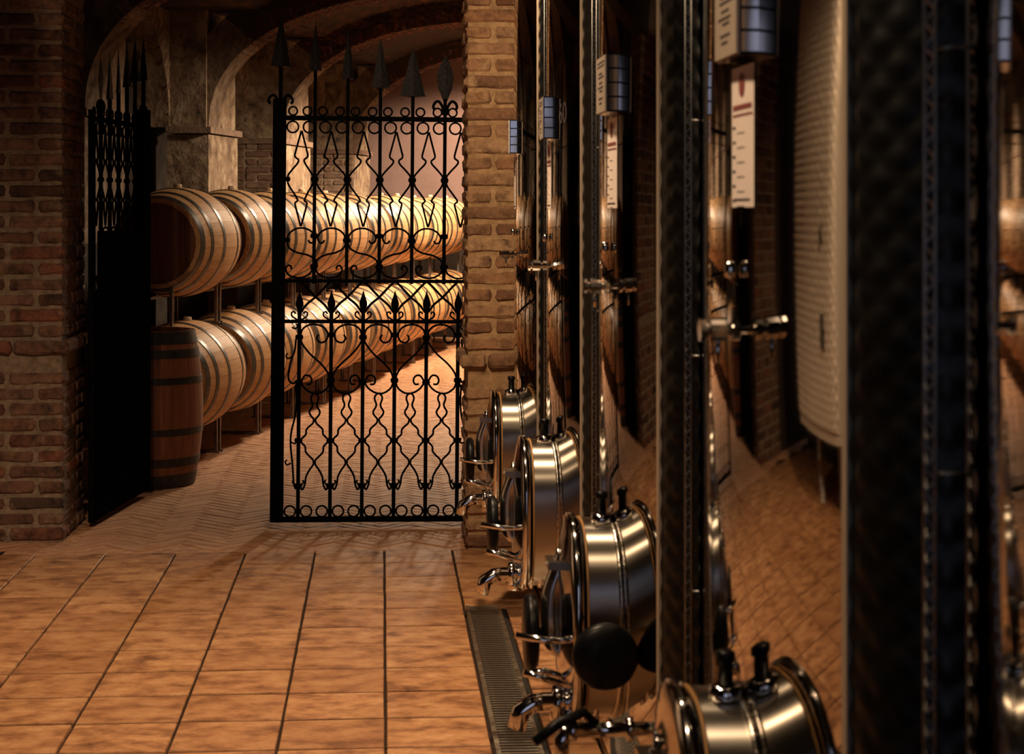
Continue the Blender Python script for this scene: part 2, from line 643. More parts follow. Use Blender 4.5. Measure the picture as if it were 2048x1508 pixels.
# walls and ceiling of the tank room
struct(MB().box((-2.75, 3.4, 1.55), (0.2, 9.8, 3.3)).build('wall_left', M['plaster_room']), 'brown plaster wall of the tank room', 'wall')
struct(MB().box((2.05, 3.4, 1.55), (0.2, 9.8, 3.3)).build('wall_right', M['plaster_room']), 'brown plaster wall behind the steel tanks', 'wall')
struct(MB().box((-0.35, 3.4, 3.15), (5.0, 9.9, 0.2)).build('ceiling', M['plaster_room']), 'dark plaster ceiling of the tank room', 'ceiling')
bw = MB()
bw.box((-1.9, -1.5, 1.55), (1.9, 0.15, 3.3))
bw.box((1.55, -1.5, 1.55), (1.2, 0.15, 3.3))
bw.box((0.0, -1.5, 2.75), (2.0, 0.15, 0.8))
struct(bw.build('wall_back', M['plaster_room']), 'plaster wall with a doorway to daylight', 'wall')
# wall over and beside the gate opening
fw = MB()
fw.box((-2.4, 8.78, 1.55), (0.75, 0.5, 3.3))
fw.box((-0.5, 8.62, 2.92), (2.2, 0.6, 0.56))
fw.box((1.45, 8.5, 1.55), (1.3, 0.55, 3.3))
struct(fw.build('wall_front', M['plaster_room']), 'wall around the gate opening', 'wall')

# ------------------------------------------------------------------ brick pillars of the gate opening
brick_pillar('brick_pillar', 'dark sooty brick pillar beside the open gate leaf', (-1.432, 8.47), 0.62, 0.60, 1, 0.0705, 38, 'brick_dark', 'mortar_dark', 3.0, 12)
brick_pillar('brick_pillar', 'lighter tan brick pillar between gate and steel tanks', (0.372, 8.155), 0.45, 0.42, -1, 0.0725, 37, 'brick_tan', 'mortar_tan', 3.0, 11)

# ------------------------------------------------------------------ cellar shell
cf = struct(thing('floor', 'herringbone brick floor of the barrel cellar', 'floor'), 'herringbone brick floor of the barrel cellar', 'floor')
MB().box((0.5, 15.4, -0.06), (9.0, 14.4, 0.1)).build('mortar_bed', M['grout'], cf)
Wb, Nb = 0.0605, 4
Lb = Wb * Nb
ang = radians(45)
ca, sa = cos(ang), sin(ang)
cells = []
for yy in range(-420, 420):
    for jx in range(-60, 60):
        x = yy + 2 * Nb * jx
        if -420 < x < 420:
            cells.append(('H', (x + Nb / 2) * Wb, (yy + 0.5) * Wb))
for xx in range(-420, 420):
    for jy in range(-60, 60):
        y = xx - 2 * Nb + 1 + 2 * Nb * jy
        if -420 < y < 420:
            cells.append(('V', (xx + 0.5) * Wb, (y + Nb / 2) * Wb))
keep = []
for k, a, b_ in cells:
    X = a * ca - b_ * sa
    Y = a * sa + b_ * ca + 14.0
    if not (8.30 < Y < 22.3):
        continue
    tt = (Vector((X, Y, 0)) - B0).dot(DV)
    nn = (Vector((X, Y, 0)) - B0).dot(NV)
    if nn > 1.4 or nn < -3.0 or X > 1.6:
        continue
    inview = (X / Y > -0.21 and X / Y < 0.06)
    keep.append((0 if inview else 1, Y, k, X, Y))
keep.sort()
fbm = []
for vv in range(4):
    rg = random.Random(vv)
    L2, W2, c = Lb / 2 - 0.0018, Wb / 2 - 0.0018, 0.003
    j = lambda: rg.uniform(-0.0008, 0.0008)
    bot = [(-L2, -W2, -0.015), (L2, -W2, -0.015), (L2, W2, -0.015), (-L2, W2, -0.015)]
    mid = [(-L2 + j(), -W2 + j(), -0.003), (L2 + j(), -W2 + j(), -0.003), (L2 + j(), W2 + j(), -0.003), (-L2 + j(), W2 + j(), -0.003)]
    top = [(-L2 + c, -W2 + c, j()), (L2 - c, -W2 + c, j()), (L2 - c, W2 - c, j()), (-L2 + c, W2 - c, j())]
    fs = [(a0 + k, a0 + (k + 1) % 4, a0 + 4 + (k + 1) % 4, a0 + 4 + k) for a0 in (0, 4) for k in range(4)] + [(8, 9, 10, 11)]
    fbm.append((bot + mid + top, fs, MB().add(bot + mid + top, fs, False).mesh('brick', M['floor_brick'])))
far = MB()
for i, (_, _, k, X, Y) in enumerate(keep):
    rz = ang + (0 if k == 'H' else pi / 2)
    vs, fs, me = fbm[i % 4]
    if i < 300:
        place('brick', me, cf, (X, Y, rnd.uniform(-0.001, 0.001)), (0, 0, rz))
    elif _ == 0 or (X / Y < 0.12 and i % 1 == 0):
        cz, sz = cos(rz), sin(rz)
        dz = rnd.uniform(-0.0012, 0.0012)
        far.add([(X + p[0] * cz - p[1] * sz, Y + p[0] * sz + p[1] * cz, p[2] + dz) for p in vs], fs, False)
fo = far.build('paving_bricks', M['floor_brick_far'], cf)
fo['kind'] = 'stuff'
# doorway threshold strip between tiles and bricks
struct(MB().box((-0.5, 8.32, -0.0135), (2.3, 0.25, 0.02)).build('trim_1', M['floor_brick_far']), 'brick threshold strip between tiles and herringbone', 'trim')

# left cellar wall: dark back plane, pilasters, blind arches, ribs
ZS = 2.16
NF = 0.92        # aisle face of the pilasters
NBK = 1.42       # back of the niches
wl = struct(thing('wall_left', 'vaulted cellar wall with pilasters and blind arches', 'wall'), 'vaulted cellar wall with pilasters and blind arches', 'wall')


def cbox(t0, t1, n0, n1, z0, z1, mb=None):
    mb = mb or MB()
    vs = [cel(t, n, z) for t in (t0, t1) for n in (n1, n0) for z in (z0, z1)]
    return mb.add(vs, [(0, 1, 3, 2), (4, 6, 7, 5), (0, 4, 5, 1), (2, 3, 7, 6), (0, 2, 6, 4), (1, 5, 7, 3)], False)


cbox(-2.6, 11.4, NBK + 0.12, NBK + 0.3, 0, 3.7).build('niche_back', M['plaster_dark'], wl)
PIL = [(-1.35, -0.45), (0.85, 1.70), (3.61, 4.45), (5.93, 7.04), (9.06, 9.9)]
for i, (t0, t1) in enumerate(PIL):
    NP = NBK + 0.13 if i != 2 else 1.26
    cbox(t0, t1, NF, NP, 1.28, ZS - 0.06).build('pilaster', M['plaster_old'] if i > 1 else M['plaster_mid'], wl)  # first two pilasters: shade by the gate put into a darker plaster
    cbox(t0, t1, NF + 0.004, NP, 0, 1.28).build('shade_band', M['plaster_dark'], wl)  # painted shade: dark lower pilaster behind the barrels and racks
    cbox(t0 - 0.04, t1 + 0.04, NF - 0.03, NP, ZS - 0.05, ZS).build('ledge', M['brick_cellar'], wl)
    cbox(t0, t1, NF + 0.02, NP, ZS, 3.4).build('upper_pier', M['plaster_old'], wl)
    # bricks on the face that looks toward the gate
    if i >= 1 and i != 2:
        zc = 0.9 if i > 1 else 0.75
        k = 0
        while zc < ZS - 0.10:
            u = 0.0
            j = 0
            while u < NBK - NF - 0.04:
                ln = (0.235 if (j + k) % 2 == 0 else 0.11)
                ln = min(ln, NBK - NF - u)
                p = cel(t0 + 0.02, NF + u + ln / 2, zc + 0.034)
                brick(wl, p, ln - 0.012, 0.058, 0.07, 'brick_cellar', ROW_ROT + pi / 2, 0.015)
                u += ln
                j += 1
            zc += 0.072
            k += 1


def arch_wall(t0, t1, top, n0, n1):
    """wall panel over an arch, spanning t0..t1, with a semicircle cut springing at ZS; plus reveal"""
    mb = MB()
    R = (t1 - t0) / 2
    tc = (t0 + t1) / 2
    seg = 28
    arc = [(tc - R * cos(pi * k / seg), ZS + R * sin(pi * k / seg)) for k in range(seg + 1)]
    vs, fs = [], []
    for (t, z) in arc:
        vs += [cel(t, n0, z), cel(t, n1, z), cel(t, n0, top), cel(t, n1, top)]
    for k in range(seg):
        a, b_ = 4 * k, 4 * (k + 1)
        fs.append((a, b_, b_ + 2, a + 2))
        fs.append((a + 1, a, b_, b_ + 1))
    mb.add(vs, fs, False)
    return mb


for (a, b_) in zip(PIL[:-1], PIL[1:]):
    arch_wall(a[1], b_[0], 3.7, NF + 0.32, NBK + 0.13).build('blind_arch', M['plaster_old'], wl)
    # ring of bricks along the edge of the arch
    R = (b_[0] - a[1]) / 2
    tc = (a[1] + b_[0]) / 2
    nb = int(pi * (R + 0.06) / 0.075)
    for k in range(nb):
        q = pi * (k + 0.5) / nb
        p = cel(tc - (R + 0.075) * cos(q), NF + 0.340, ZS + (R + 0.075) * sin(q))
        o = place('brick', brick_mesh(0.15, 0.060, 0.05, 'brick_cellar', rnd.randrange(5)), wl)
        e1 = DV * (-cos(q)) + Vector((0, 0, sin(q)))
        e3 = DV * sin(q) + Vector((0, 0, cos(q)))
        e2 = e3.cross(e1)
        mt = Matrix((e1, e2, e3)).transposed().to_4x4()
        mt.translation = p
        o.matrix_local = mt

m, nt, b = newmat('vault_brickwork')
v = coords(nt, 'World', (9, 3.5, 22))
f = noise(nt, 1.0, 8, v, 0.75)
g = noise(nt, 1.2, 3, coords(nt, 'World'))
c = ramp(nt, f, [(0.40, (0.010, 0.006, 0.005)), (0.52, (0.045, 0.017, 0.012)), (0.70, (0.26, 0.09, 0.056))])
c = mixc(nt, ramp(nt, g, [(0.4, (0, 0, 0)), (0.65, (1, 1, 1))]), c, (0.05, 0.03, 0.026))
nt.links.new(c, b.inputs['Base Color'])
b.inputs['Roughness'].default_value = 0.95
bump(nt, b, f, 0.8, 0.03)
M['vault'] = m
# transverse ribs
HS, RISE = 2.0, 1.05
NC = NF - HS


def ell(q, dr=0.0):
    """point of the elliptical arch, q from 0 (left springing) to pi"""
    e = 2.25
    cx, sx_ = cos(q), sin(q)
    x = (abs(cx) ** (2 / e)) * (1 if cx > 0 else -1) * (HS + dr)
    z = (abs(sx_) ** (2 / e)) * (RISE + dr)
    return NC + x, ZS + z


ceil_root = struct(thing('ceiling', 'dark red brick vault over the barrel cellar', 'ceiling'), 'dark red brick vault over the barrel cellar', 'ceiling')
for (t0, t1) in PIL[1:]:
    ta, tb = t0 + 0.02, t0 + 0.36
    rib = MB()
    seg = 48
    vs, fs = [], []
    for k in range(seg + 1):
        n, z = ell(pi * k / seg, 0.006)
        n2, z2 = ell(pi * k / seg, 0.30)
        vs += [cel(ta + .006, n, z), cel(tb - .006, n, z), cel(tb - .006, n2, z2), cel(ta + .006, n2, z2)]
    for k in range(seg):
        a, b_ = 4 * k, 4 * (k + 1)
        for e in range(4):
            fs.append((a + e, a + (e + 1) % 4, b_ + (e + 1) % 4, b_ + e))
    cut = 4 * 10
    rib.add(vs, fs[cut:], False)
    rib.build('rib', M['vault'], ceil_root)
    MB().add(vs, fs[:cut], False).build('rib_foot', M['plaster_mid'], ceil_root)
    # voussoir bricks showing on the near edge and soffit
    per = 66
    for k in range(13, per):
        q = 0.02 + (pi * 0.80) * (k + 0.5) / per
        n, z = ell(q, 0.06)
        nA, zA = ell(q - 0.02, 0.06)
        nB, zB = ell(q + 0.02, 0.06)
        tg = (NV * (nB - nA) + Vector((0, 0, zB - zA)))
        seglen = (Vector((0, 0, zB - zA)) + NV * (nB - nA)).length / 0.04 * (pi * 0.80 / per)
        tg.normalize()
        e2 = DV
        e1 = tg.cross(e2)
        e1.normalize()
        ww = max(0.03, min(seglen - 0.008, 0.085))
        nrow = 2
        tw = (tb - ta) / nrow
        for rr in range(nrow):
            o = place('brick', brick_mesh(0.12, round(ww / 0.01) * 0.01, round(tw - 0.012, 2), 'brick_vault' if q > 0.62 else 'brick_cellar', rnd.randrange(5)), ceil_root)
            mt = Matrix((e1, e2, e1.cross(e2))).transposed().to_4x4()
            mt.translation = cel(ta + tw * (rr + 0.5), n, z)
            o.matrix_local = mt

# vault surface, brick courses as stepped geometry along the curve
vt = MB()
seg = 60
vs, fs = [], []
prev = None
for k in range(seg + 1):
    q = 0.80 + (pi - 0.80) * k / seg
    n, z = ell(q, 0.20)
    vs += [cel(-2.6, n, z), cel(11.4, n, z)]
    n, z = ell(q, 0.212)
    vs += [cel(-2.6, n, z), cel(11.4, n, z)]
for k in range(seg):
    a, b_ = 4 * k, 4 * (k + 1)
    fs += [(a, a + 1, b_ + 3, b_ + 2), (b_ + 2, b_ + 3, b_ + 1, b_)]
vt.add(vs, fs, False)
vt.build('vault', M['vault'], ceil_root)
_n, _z = ell(0.80, 0.20)
cbox(-2.6, 11.4, _n - 0.01, NBK + 0.3, _z, _z + 0.12).build('lunette_roof', M['vault'], ceil_root)

struct(cbox(-3.3, 11.4, NC - HS - 0.4, NC - HS, 0, 3.7).build('wall_right', M['plaster_old']), 'plaster wall on the far side of the cellar aisle', 'wall')
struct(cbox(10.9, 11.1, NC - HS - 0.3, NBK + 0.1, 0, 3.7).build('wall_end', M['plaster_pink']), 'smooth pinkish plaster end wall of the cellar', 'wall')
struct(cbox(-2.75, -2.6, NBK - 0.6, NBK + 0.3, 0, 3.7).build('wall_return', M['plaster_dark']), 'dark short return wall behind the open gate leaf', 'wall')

struct(cbox(10.885, 10.9, NC - HS + 0.9, NBK, 0, 1.28).build('shade_band_end', M['plaster_dark']), 'dark painted shade on the lower cellar end wall', 'wall_shade')  # barrel shadow on the end wall, put in as a dark band

# ------------------------------------------------------------------ barrels
BL, BRAD, BEND = 0.93, 0.325, 0.258


def brad(x, R=BRAD, E=BEND, L=BL):
    return E + (R - E) * (1 - (x / (L / 2)) ** 2)


def stave_mesh(R, E, L, nst, mat):
    gap = 0.0006 / R
    half = pi / nst - gap
    nx, nw = 14, 3
    mb = MB()
    vs, fs = [], []
    for i in range(nx + 1):
        x = -L / 2 + L * i / nx
        r = brad(x, R, E, L)
        for k in range(nw + 1):
            a = -half + 2 * half * k / nw
            vs.append((x, r * sin(a), r * cos(a)))
    for i in range(nx):
        for k in range(nw):
            a = i * (nw + 1) + k
            fs.append((a, a + nw + 1, a + nw + 2, a + 1))
    mb.add(vs, fs, True)
    # edges and chime
    for sgn in (-1, 1):
        vs, fs = [], []
        for i in range(nx + 1):
            x = -L / 2 + L * i / nx
            r = brad(x, R, E, L)
            a = sgn * half
            vs += [(x, r * sin(a), r * cos(a)), (x, (r - 0.025) * sin(a), (r - 0.025) * cos(a))]
        for i in range(nx):
            q = (2 * i, 2 * i + 1, 2 * i + 3, 2 * i + 2)
            fs.append(q if sgn < 0 else tuple(reversed(q)))
        mb.add(vs, fs, False)
        x = sgn * L / 2
        r = brad(x, R, E, L)
        vs = [(x, r * sin(a), r * cos(a)) for a in (-half, half)] + [(x - sgn * 0.003, (r - 0.025) * sin(a), (r - 0.025) * cos(a)) for a in (half, -half)]
        mb.add(vs, [(0, 1, 2, 3)], False)
        x2 = x - sgn * 0.05
        vs = [(x, (r - 0.025) * sin(a), (r - 0.025) * cos(a)) for a in (-half, half)] + [(x2, (r - 0.025) * sin(a), (r - 0.025) * cos(a)) for a in (half, -half)]
        mb.add(vs, [(0, 1, 2, 3)], False)
    return mb.mesh('stave', mat)


def hoop_mesh(x0, wd, R, E, L, mat):
    t = 0.0035
    a, b_ = x0 - wd / 2, x0 + wd / 2
    prof = [(a, brad(a, R, E, L) - 0.002), (a, brad(a, R, E, L) + t), (b_, brad(b_, R, E, L) + t), (b_, brad(b_, R, E, L) - 0.002)]
    mb = MB()
    for i in range(3):
        mb.lathe(prof[i:i + 2], 'X', 48, cap=False)
    return mb.mesh('hoop', mat)


def make_barrel(R, E, L, nst, oak, head, hoopm, hoops, label, cat, group):
    root = thing('barrel', label, cat, group=group)
    sm = stave_mesh(R, E, L, nst, oak)
    for k in range(nst):
        place('stave', sm, root, (0, 0, 0), (2 * pi * (k + 0.5) / nst, 0, 0))
    for x0, wd in hoops:
        place('hoop', hoop_mesh(x0, wd, R, E, L, hoopm), root)
    hr = E - 0.014
    npl = 6
    hm = []
    for i in range(npl):
        y0, y1 = -hr + 2 * hr * i / npl + 0.001, -hr + 2 * hr * (i + 1) / npl - 0.001
        ys = [y0 + (y1 - y0) * q / 3 for q in range(4)]
        pts = [(yy, sqrt(max(0, hr * hr - yy * yy))) for yy in ys]
        poly = [(0.006, yy, zz) for yy, zz in pts] + [(0.006, yy, -zz) for yy, zz in reversed(pts)]
        back = [(-0.012, p[1], p[2]) for p in poly]
        n = len(poly)
        hm.append(MB().add(poly + back, [tuple(range(n))] + [tuple(reversed(range(n, 2 * n)))] + [(q, n + q, n + (q + 1) % n, (q + 1) % n) for q in range(n)], False).mesh('head_board', head))
    for sgn in (-1, 1):
        for q in hm:
            place('head_board', q, root, (sgn * (L / 2 - 0.032), 0, 0), (0, 0, 0 if sgn > 0 else pi))
    return root


HOOPS = [(s * x, w_) for s in (-1, 1) for x, w_ in ((0.437, 0.046), (0.325, 0.034), (0.150, 0.034))]
ORD = ['first', 'second', 'third', 'fourth', 'fifth', 'sixth', 'seventh', 'eighth', 'ninth', 'tenth', 'eleventh']
proto = None
PITCH = 0.956
NB = 11
for row, zc in (('upper', 1.314), ('lower', 0.526)):
    for i in range(NB):
        lab = 'pale oak barrel lying in the %s rack row, %s from the gate' % (row, ORD[i])
        if i == NB - 1:
            lab = 'pale oak barrel at the far end of the %s rack row, by the end wall' % row
        if i == 0 and row == 'upper':
            lab = 'pale oak barrel with dark head showing, first in the upper rack row'
        grp = 'oak barrels lying in the %s rack row' % row
        if proto is None:
            proto = make_barrel(BRAD, BEND, BL, 26, M['oak'], M['oak_head'], M['hoop'], HOOPS, lab, 'barrel', grp)
            MB().lathe([(BRAD - 0.012, 0.027), (BRAD + 0.018, 0.024), (BRAD + 0.022, 0.016)], 'Z', 14).build('bung', M['bung'], proto)
            o = proto
        else:
            o = copy_tree(proto)
        o.location = cel(PITCH * i, rnd.uniform(-0.022, 0.022), zc + rnd.uniform(-0.006, 0.010))
        kr = rnd.uniform(0.965, 1.02) if i else 1.0
        o.scale = (1, kr, kr)
        o.rotation_euler = (rnd.uniform(-0.08, 0.08), 0, ROW_ROT + rnd.uniform(-0.03, 0.03))
        tag(o, lab, 'barrel', grp)

# upright old barrel by the gate leaf
OB = make_barrel(0.305, 0.258, 0.84, 22, M['oak_old'], M['oak_old'], M['hoop_black'],
                 [(-0.385, 0.066), (-0.285, 0.045), (-0.12, 0.036), (0.155, 0.036), (0.30, 0.045), (0.385, 0.066)],
                 'old red-brown barrel standing upright beside the open gate leaf', 'barrel', None)
OB.location = (-1.284, 10.266, 0.425)
OB.rotation_euler = (0, -pi / 2, 0.4)

# ------------------------------------------------------------------ barrel racks
rp = None


def make_rack(label, group, h, zbar):
    root = thing('barrel_rack', label, 'rack', group=group)
    for t in (0.035, PITCH - 0.035):
        for n in (-0.075, 0.20):
            MB().box((t, n, h / 2), (0.017, 0.017, h)).build('leg', M['rack'], root)
        MB().box((t, 0.0625, h - 0.01), (0.016, 0.30, 0.018)).build('crossbar', M['rack'], root)
        MB().box((t, 0.0625, 0.006), (0.02, 0.32, 0.012)).build('foot_bar', M['rack'], root)
    for n in (0.20,):
        MB().box((PITCH / 2, n, 0.172), (PITCH - 0.07, 0.014, 0.016)).build('side_bar', M['rack'], root)
    return root


for row, z0, h in (('lower', 0.0, 0.262), ('upper', 0.80, 0.25)):
    pr = None
    for i in range(NB):
        lab = 'steel barrel rack under the %s barrel of the %s row' % (ORD[i], row)
        grp = 'steel racks of the %s barrel row' % row
        if pr is None:
            o = pr = make_rack(lab, grp, h, z0)
        else:
            o = copy_tree(pr)
        tag(o, lab, 'rack', grp)
        o.location = cel(PITCH * (i - 0.5), 0, z0)
        o.rotation_euler = (0, 0, ROW_ROT)

# ------------------------------------------------------------------ wrought iron gate
GW = 0.965
UB = [0.196 + 0.153 * k for k in range(5)]
LB = [0.13 + 0.1495 * k for k in range(6)]
RS = 0.0052


def sc(parent, pts, name='scroll', r=RS, n=5, sm=True):
    p = spline([(u, 0, z) for u, z in pts], n) if sm else [Vector((u, 0, z)) for u, z in pts]
    return MB().tube(p, r, 6).build(name, M['iron'], parent)


def volute(cx, cz, r, a0, turns, n=10):
    out = []
    for k in range(n + 1):
        t = k / n
        a = a0 + turns * 2 * pi * t
        rr = r * (1 - 0.45 * t)
        out.append((cx + rr * cos(a), cz + rr * sin(a)))
    return out


RING = {}


def ring(parent, u, z, r):
    if r not in RING:
        RING[r] = MB().tube([(r * cos(2 * pi * k / 18), 0, r * sin(2 * pi * k / 18)) for k in range(18)], 0.0048, 6, closed=True).mesh('ring', M['iron'])
    place('ring', RING[r], parent, (u, 0, z))


cm = MB()
for dz in (-0.007, 0, 0.007):
    rr = 0.0175 if dz == 0 else 0.0155
    cm.lathe([(dz - 0.0038, rr * 0.9), (dz, rr), (dz + 0.0038, rr * 0.9)], 'Z', 10, smooth=True, sx=1.15)
COLLAR = cm.mesh('collar', M['iron'])


def collar(parent, u, z):
    place('collar', COLLAR, parent, (u, 0, z))


def spear(parent, u, z0, z1, wd, kind, twist):
    mb = MB()
    h = z1 - z0
    if kind == 'leaf':
        prof = [(0, .010), (.10, wd * .22), (.28, wd * .42), (.5, wd * .5), (.72, wd * .36), (.88, wd * .15), (1, .001)]
    else:
        prof = [(0, .012), (.02, wd * .55), (.08, wd * .5), (.35, wd * .36), (.65, wd * .2), (.85, wd * .09), (1, .001)]
    vs, fs = [], []
    for q, r in prof:
        zz = z0 + h * q
        vs += [(r, 0, zz), (0, r * .28, zz), (-r, 0, zz), (0, -r * .28, zz)]
    for i in range(len(prof) - 1):
        for k in range(4):
            fs.append((4 * i + k, 4 * i + (k + 1) % 4, 4 * i + 4 + (k + 1) % 4, 4 * i + 4 + k))
    mb.add(vs, fs, False)
    return mb.build('spearhead', M['iron_spear'], parent, (u, 0, 0), (0, 0, twist))


def make_gate(label):
    g = thing('wrought_iron_gate', label, 'gate', group='wrought iron gate leaves')
    MB().box((0.0305, 0, 1.03), (0.061, 0.06, 1.985)).build('post', M['iron'], g)
    MB().box((GW - 0.01, 0, 1.0), (0.022, 0.03, 1.95)).build('hinge_stile', M['iron'], g)
    for z, th in ((1.934, 0.022), (1.168, 0.016), (0.977, 0.016), (0.045, 0.024)):
        MB().box((GW / 2, 0, z), (GW - 0.02, 0.026, th)).build('rail', M['iron'], g)
    tops = [2.39, 2.353, 2.313, 2.278, 2.242]
    blen = [0.235, 0.235, 0.235, 0.24, 0.22]
    kinds = ['flared', 'flared', 'flared', 'flared', 'leaf']
    wds = [0.085, 0.08, 0.085, 0.115, 0.082]
    tw = [0.9, 0.8, 0.35, 0.25, 0.1]
    for u, zt, bl, kd, wd, a in zip(UB, tops, blen, kinds, wds, tw):
        MB().box((u, 0, (1.165 + zt - bl) / 2), (0.0165, 0.0165, zt - bl - 1.165 + 0.02)).build('bar', M['iron'], g)
        spear(g, u, zt - bl, zt, wd, kd, a)
    # post spear
    MB().box((0.034, 0, 2.10), (0.018, 0.018, 0.16)).build('bar', M['iron'], g)
    spear(g, 0.034, 2.17, 2.42, 0.105, 'flared', 0.65)
    for u in (0.034, UB[4]):
        zz = 1.985 if u != 0.034 else 2.005
        for s in (-1, 1):
            sc(g, [(u + s * .006, zz - .03), (u + s * .014, zz + .012), (u + s * .032, zz + .035), (u + s * .05, zz + .026), (u + s * .056, zz + .006), (u + s * .047, zz - .004)], 'curl', 0.0075)
        collar(g, u, zz - 0.01)
    # rows of rings at the top
    for u in UB:
        for s in (-1, 1):
            if u + s * 0.036 < GW - 0.03:
                ring(g, u + s * 0.036, 1.967, 0.020)
    ring(g, 0.093, 1.967, 0.020)
    ring(g, GW - 0.045, 1.967, 0.020)
    for k in range(12):
        u = 0.092 + 0.0765 * k
        if u < GW - 0.02:
            ring(g, u, 1.892, 0.027)
    # lancet motifs of the upper field
    edges = [0.064] + UB + [GW - 0.015]
    for i in range(6):
        a, b_ = edges[i] + 0.006, edges[i + 1] - 0.006
        if i == 5:
            b_ = a + 0.141
        m_ = (a + b_) / 2
        if i == 0:
            a, m_ = a - 0.002, m_ + 0.003
        for s, e in ((-1, a), (1, b_)):
            sc(g, [(m_ + s * .001, 1.874), (m_ + s * .0305, 1.762)], n=1, sm=False)
            sc(g, [(m_ + s * .0305, 1.764), (m_ + s * .028, 1.75), (m_ + s * .014, 1.738), (m_ + s * .017, 1.722), (m_ + (e - m_) * .62, 1.693), (m_ + (e - m_) * .92, 1.667), (e, 1.646)])
            sc(g, [(e, 1.646), (m_ + (e - m_) * .90, 1.618), (m_ + (e - m_) * .60, 1.588), (m_ + s * .019, 1.556), (m_ + s * .016, 1.545), (m_ + s * .027, 1.535), (m_ + s * .027, 1.522)])
            sc(g, [(m_ + s * .027, 1.524), (m_ + s * .001, 1.424)], n=1, sm=False)
    for u in UB:
        collar(g, u, 1.646)
    collar(g, 0.064, 1.646)
    # heart scrolls of the upper field
    up = [0.064] + UB
    for i, u in enumerate(up):
        big = (i % 2 == 0)         # where the arcs meet the bar low and swing away
        if big:
            collar(g, u, 1.359)
            for s in (-1, 1):
                v_ = u + s * 0.153
                if i == 0 and s < 0 or v_ > GW:
                    continue
                sc(g, [(u + s * .004, 1.352), (u + s * .014, 1.388), (u + s * .045, 1.412), (u + s * .083, 1.416), (u + s * .118, 1.401), (u + s * .136, 1.375), (u + s * .130, 1.352), (u + s * .114, 1.347), (u + s * .104, 1.360)])
                sc(g, [(u + s * .004, 1.362), (u + s * .014, 1.325), (u + s * .05, 1.302), (u + s * .10, 1.290), (u + s * .138, 1.268), (u + s * .148, 1.238)])
        else:
            collar(g, u, 1.380)
            collar(g, u, 1.236)
            for s in (-1, 1):
                if u + s * 0.153 > GW:
                    continue
                sc(g, [(u + s * .004, 1.243), (u + s * .016, 1.206), (u + s * .05, 1.185), (u + s * .085, 1.183), (u + s * .118, 1.196), (u + s * .132, 1.222), (u + s * .122, 1.240), (u + s * .108, 1.236), (u + s * .106, 1.222)])
    # band of crossing diagonals with small bud heads
    for i, u in enumerate(LB):
        MB().box((u, 0, (0.045 + 1.03) / 2), (0.0175, 0.0175, 0.99)).build('bar', M['iron'], g)
        mb = MB().lathe([(1.015, .010), (1.035, .011), (1.05, .018), (1.065, .0185), (1.085, .013), (1.105, .006), (1.125, .001)], 'Z', 10, (u, 0, 0))
        mb.build('bud', M['iron'], g)
        for s in (-1, 1):
            v_ = u + s * 0.1495
            if v_ > 0.06 and v_ < GW:
                sc(g, [(u + s * .004, 1.165), (u + s * .030, 1.140), (u + s * .075, 1.092), (u + s * .115, 1.058), (v_ - s * .008, 1.022)], r=0.0065)
            sc(g, [(u + s * .006, 0.982), (u + s * .022, 0.992), (u + s * .036, 1.004), (u + s * .036, 1.019), (u + s * .024, 1.022), (u + s * .020, 1.012)], 'curl', 0.0045)
    # hearts of the lower field
    for i, u in enumerate(LB):
        if i % 2 == 0:
            collar(g, u, 0.903)
            collar(g, u, 0.690)
            for s in (-1, 1):
                if u + s * 0.13 < 0.064:
                    continue
                if u + s * 0.1495 > GW:
                    continue
                sc(g, [(u + s * .004, 0.895), (u + s * .014, 0.938), (u + s * .045, 0.960), (u + s * .083, 0.962), (u + s * .118, 0.946), (u + s * .134, 0.915), (u + s * .124, 0.886), (u + s * .098, 0.878), (u + s * .082, 0.896), (u + s * .090, 0.915)])
                sc(g, [(u + s * .004, 0.908), (u + s * .012, 0.875), (u + s * .05, 0.825), (u + s * .10, 0.780), (u + s * .135, 0.735), (u + s * .146, 0.690)])
            for s in (-1, 1):
                if u + s * .1 < 0.064 or u + s * .1 > GW:
                    continue
                sc(g, [(u + s * .012, 0.700), (u + s * .028, 0.722), (u + s * .050, 0.720), (u + s * .060, 0.700), (u + s * .052, 0.682), (u + s * .034, 0.682)], 'curl')
        else:
            collar(g, u, 0.914)
            collar(g, u, 0.700)
            for s in (-1, 1):
                v_ = u + s * 0.1495
                if v_ > GW:
                    v_ = GW
                sc(g, [(u + s * .004, 0.705), (u + s * .016, 0.665), (u + s * .05, 0.640), (u + s * .085, 0.640), (u + s * .120, 0.660), (v_ - s * .006, 0.692)])
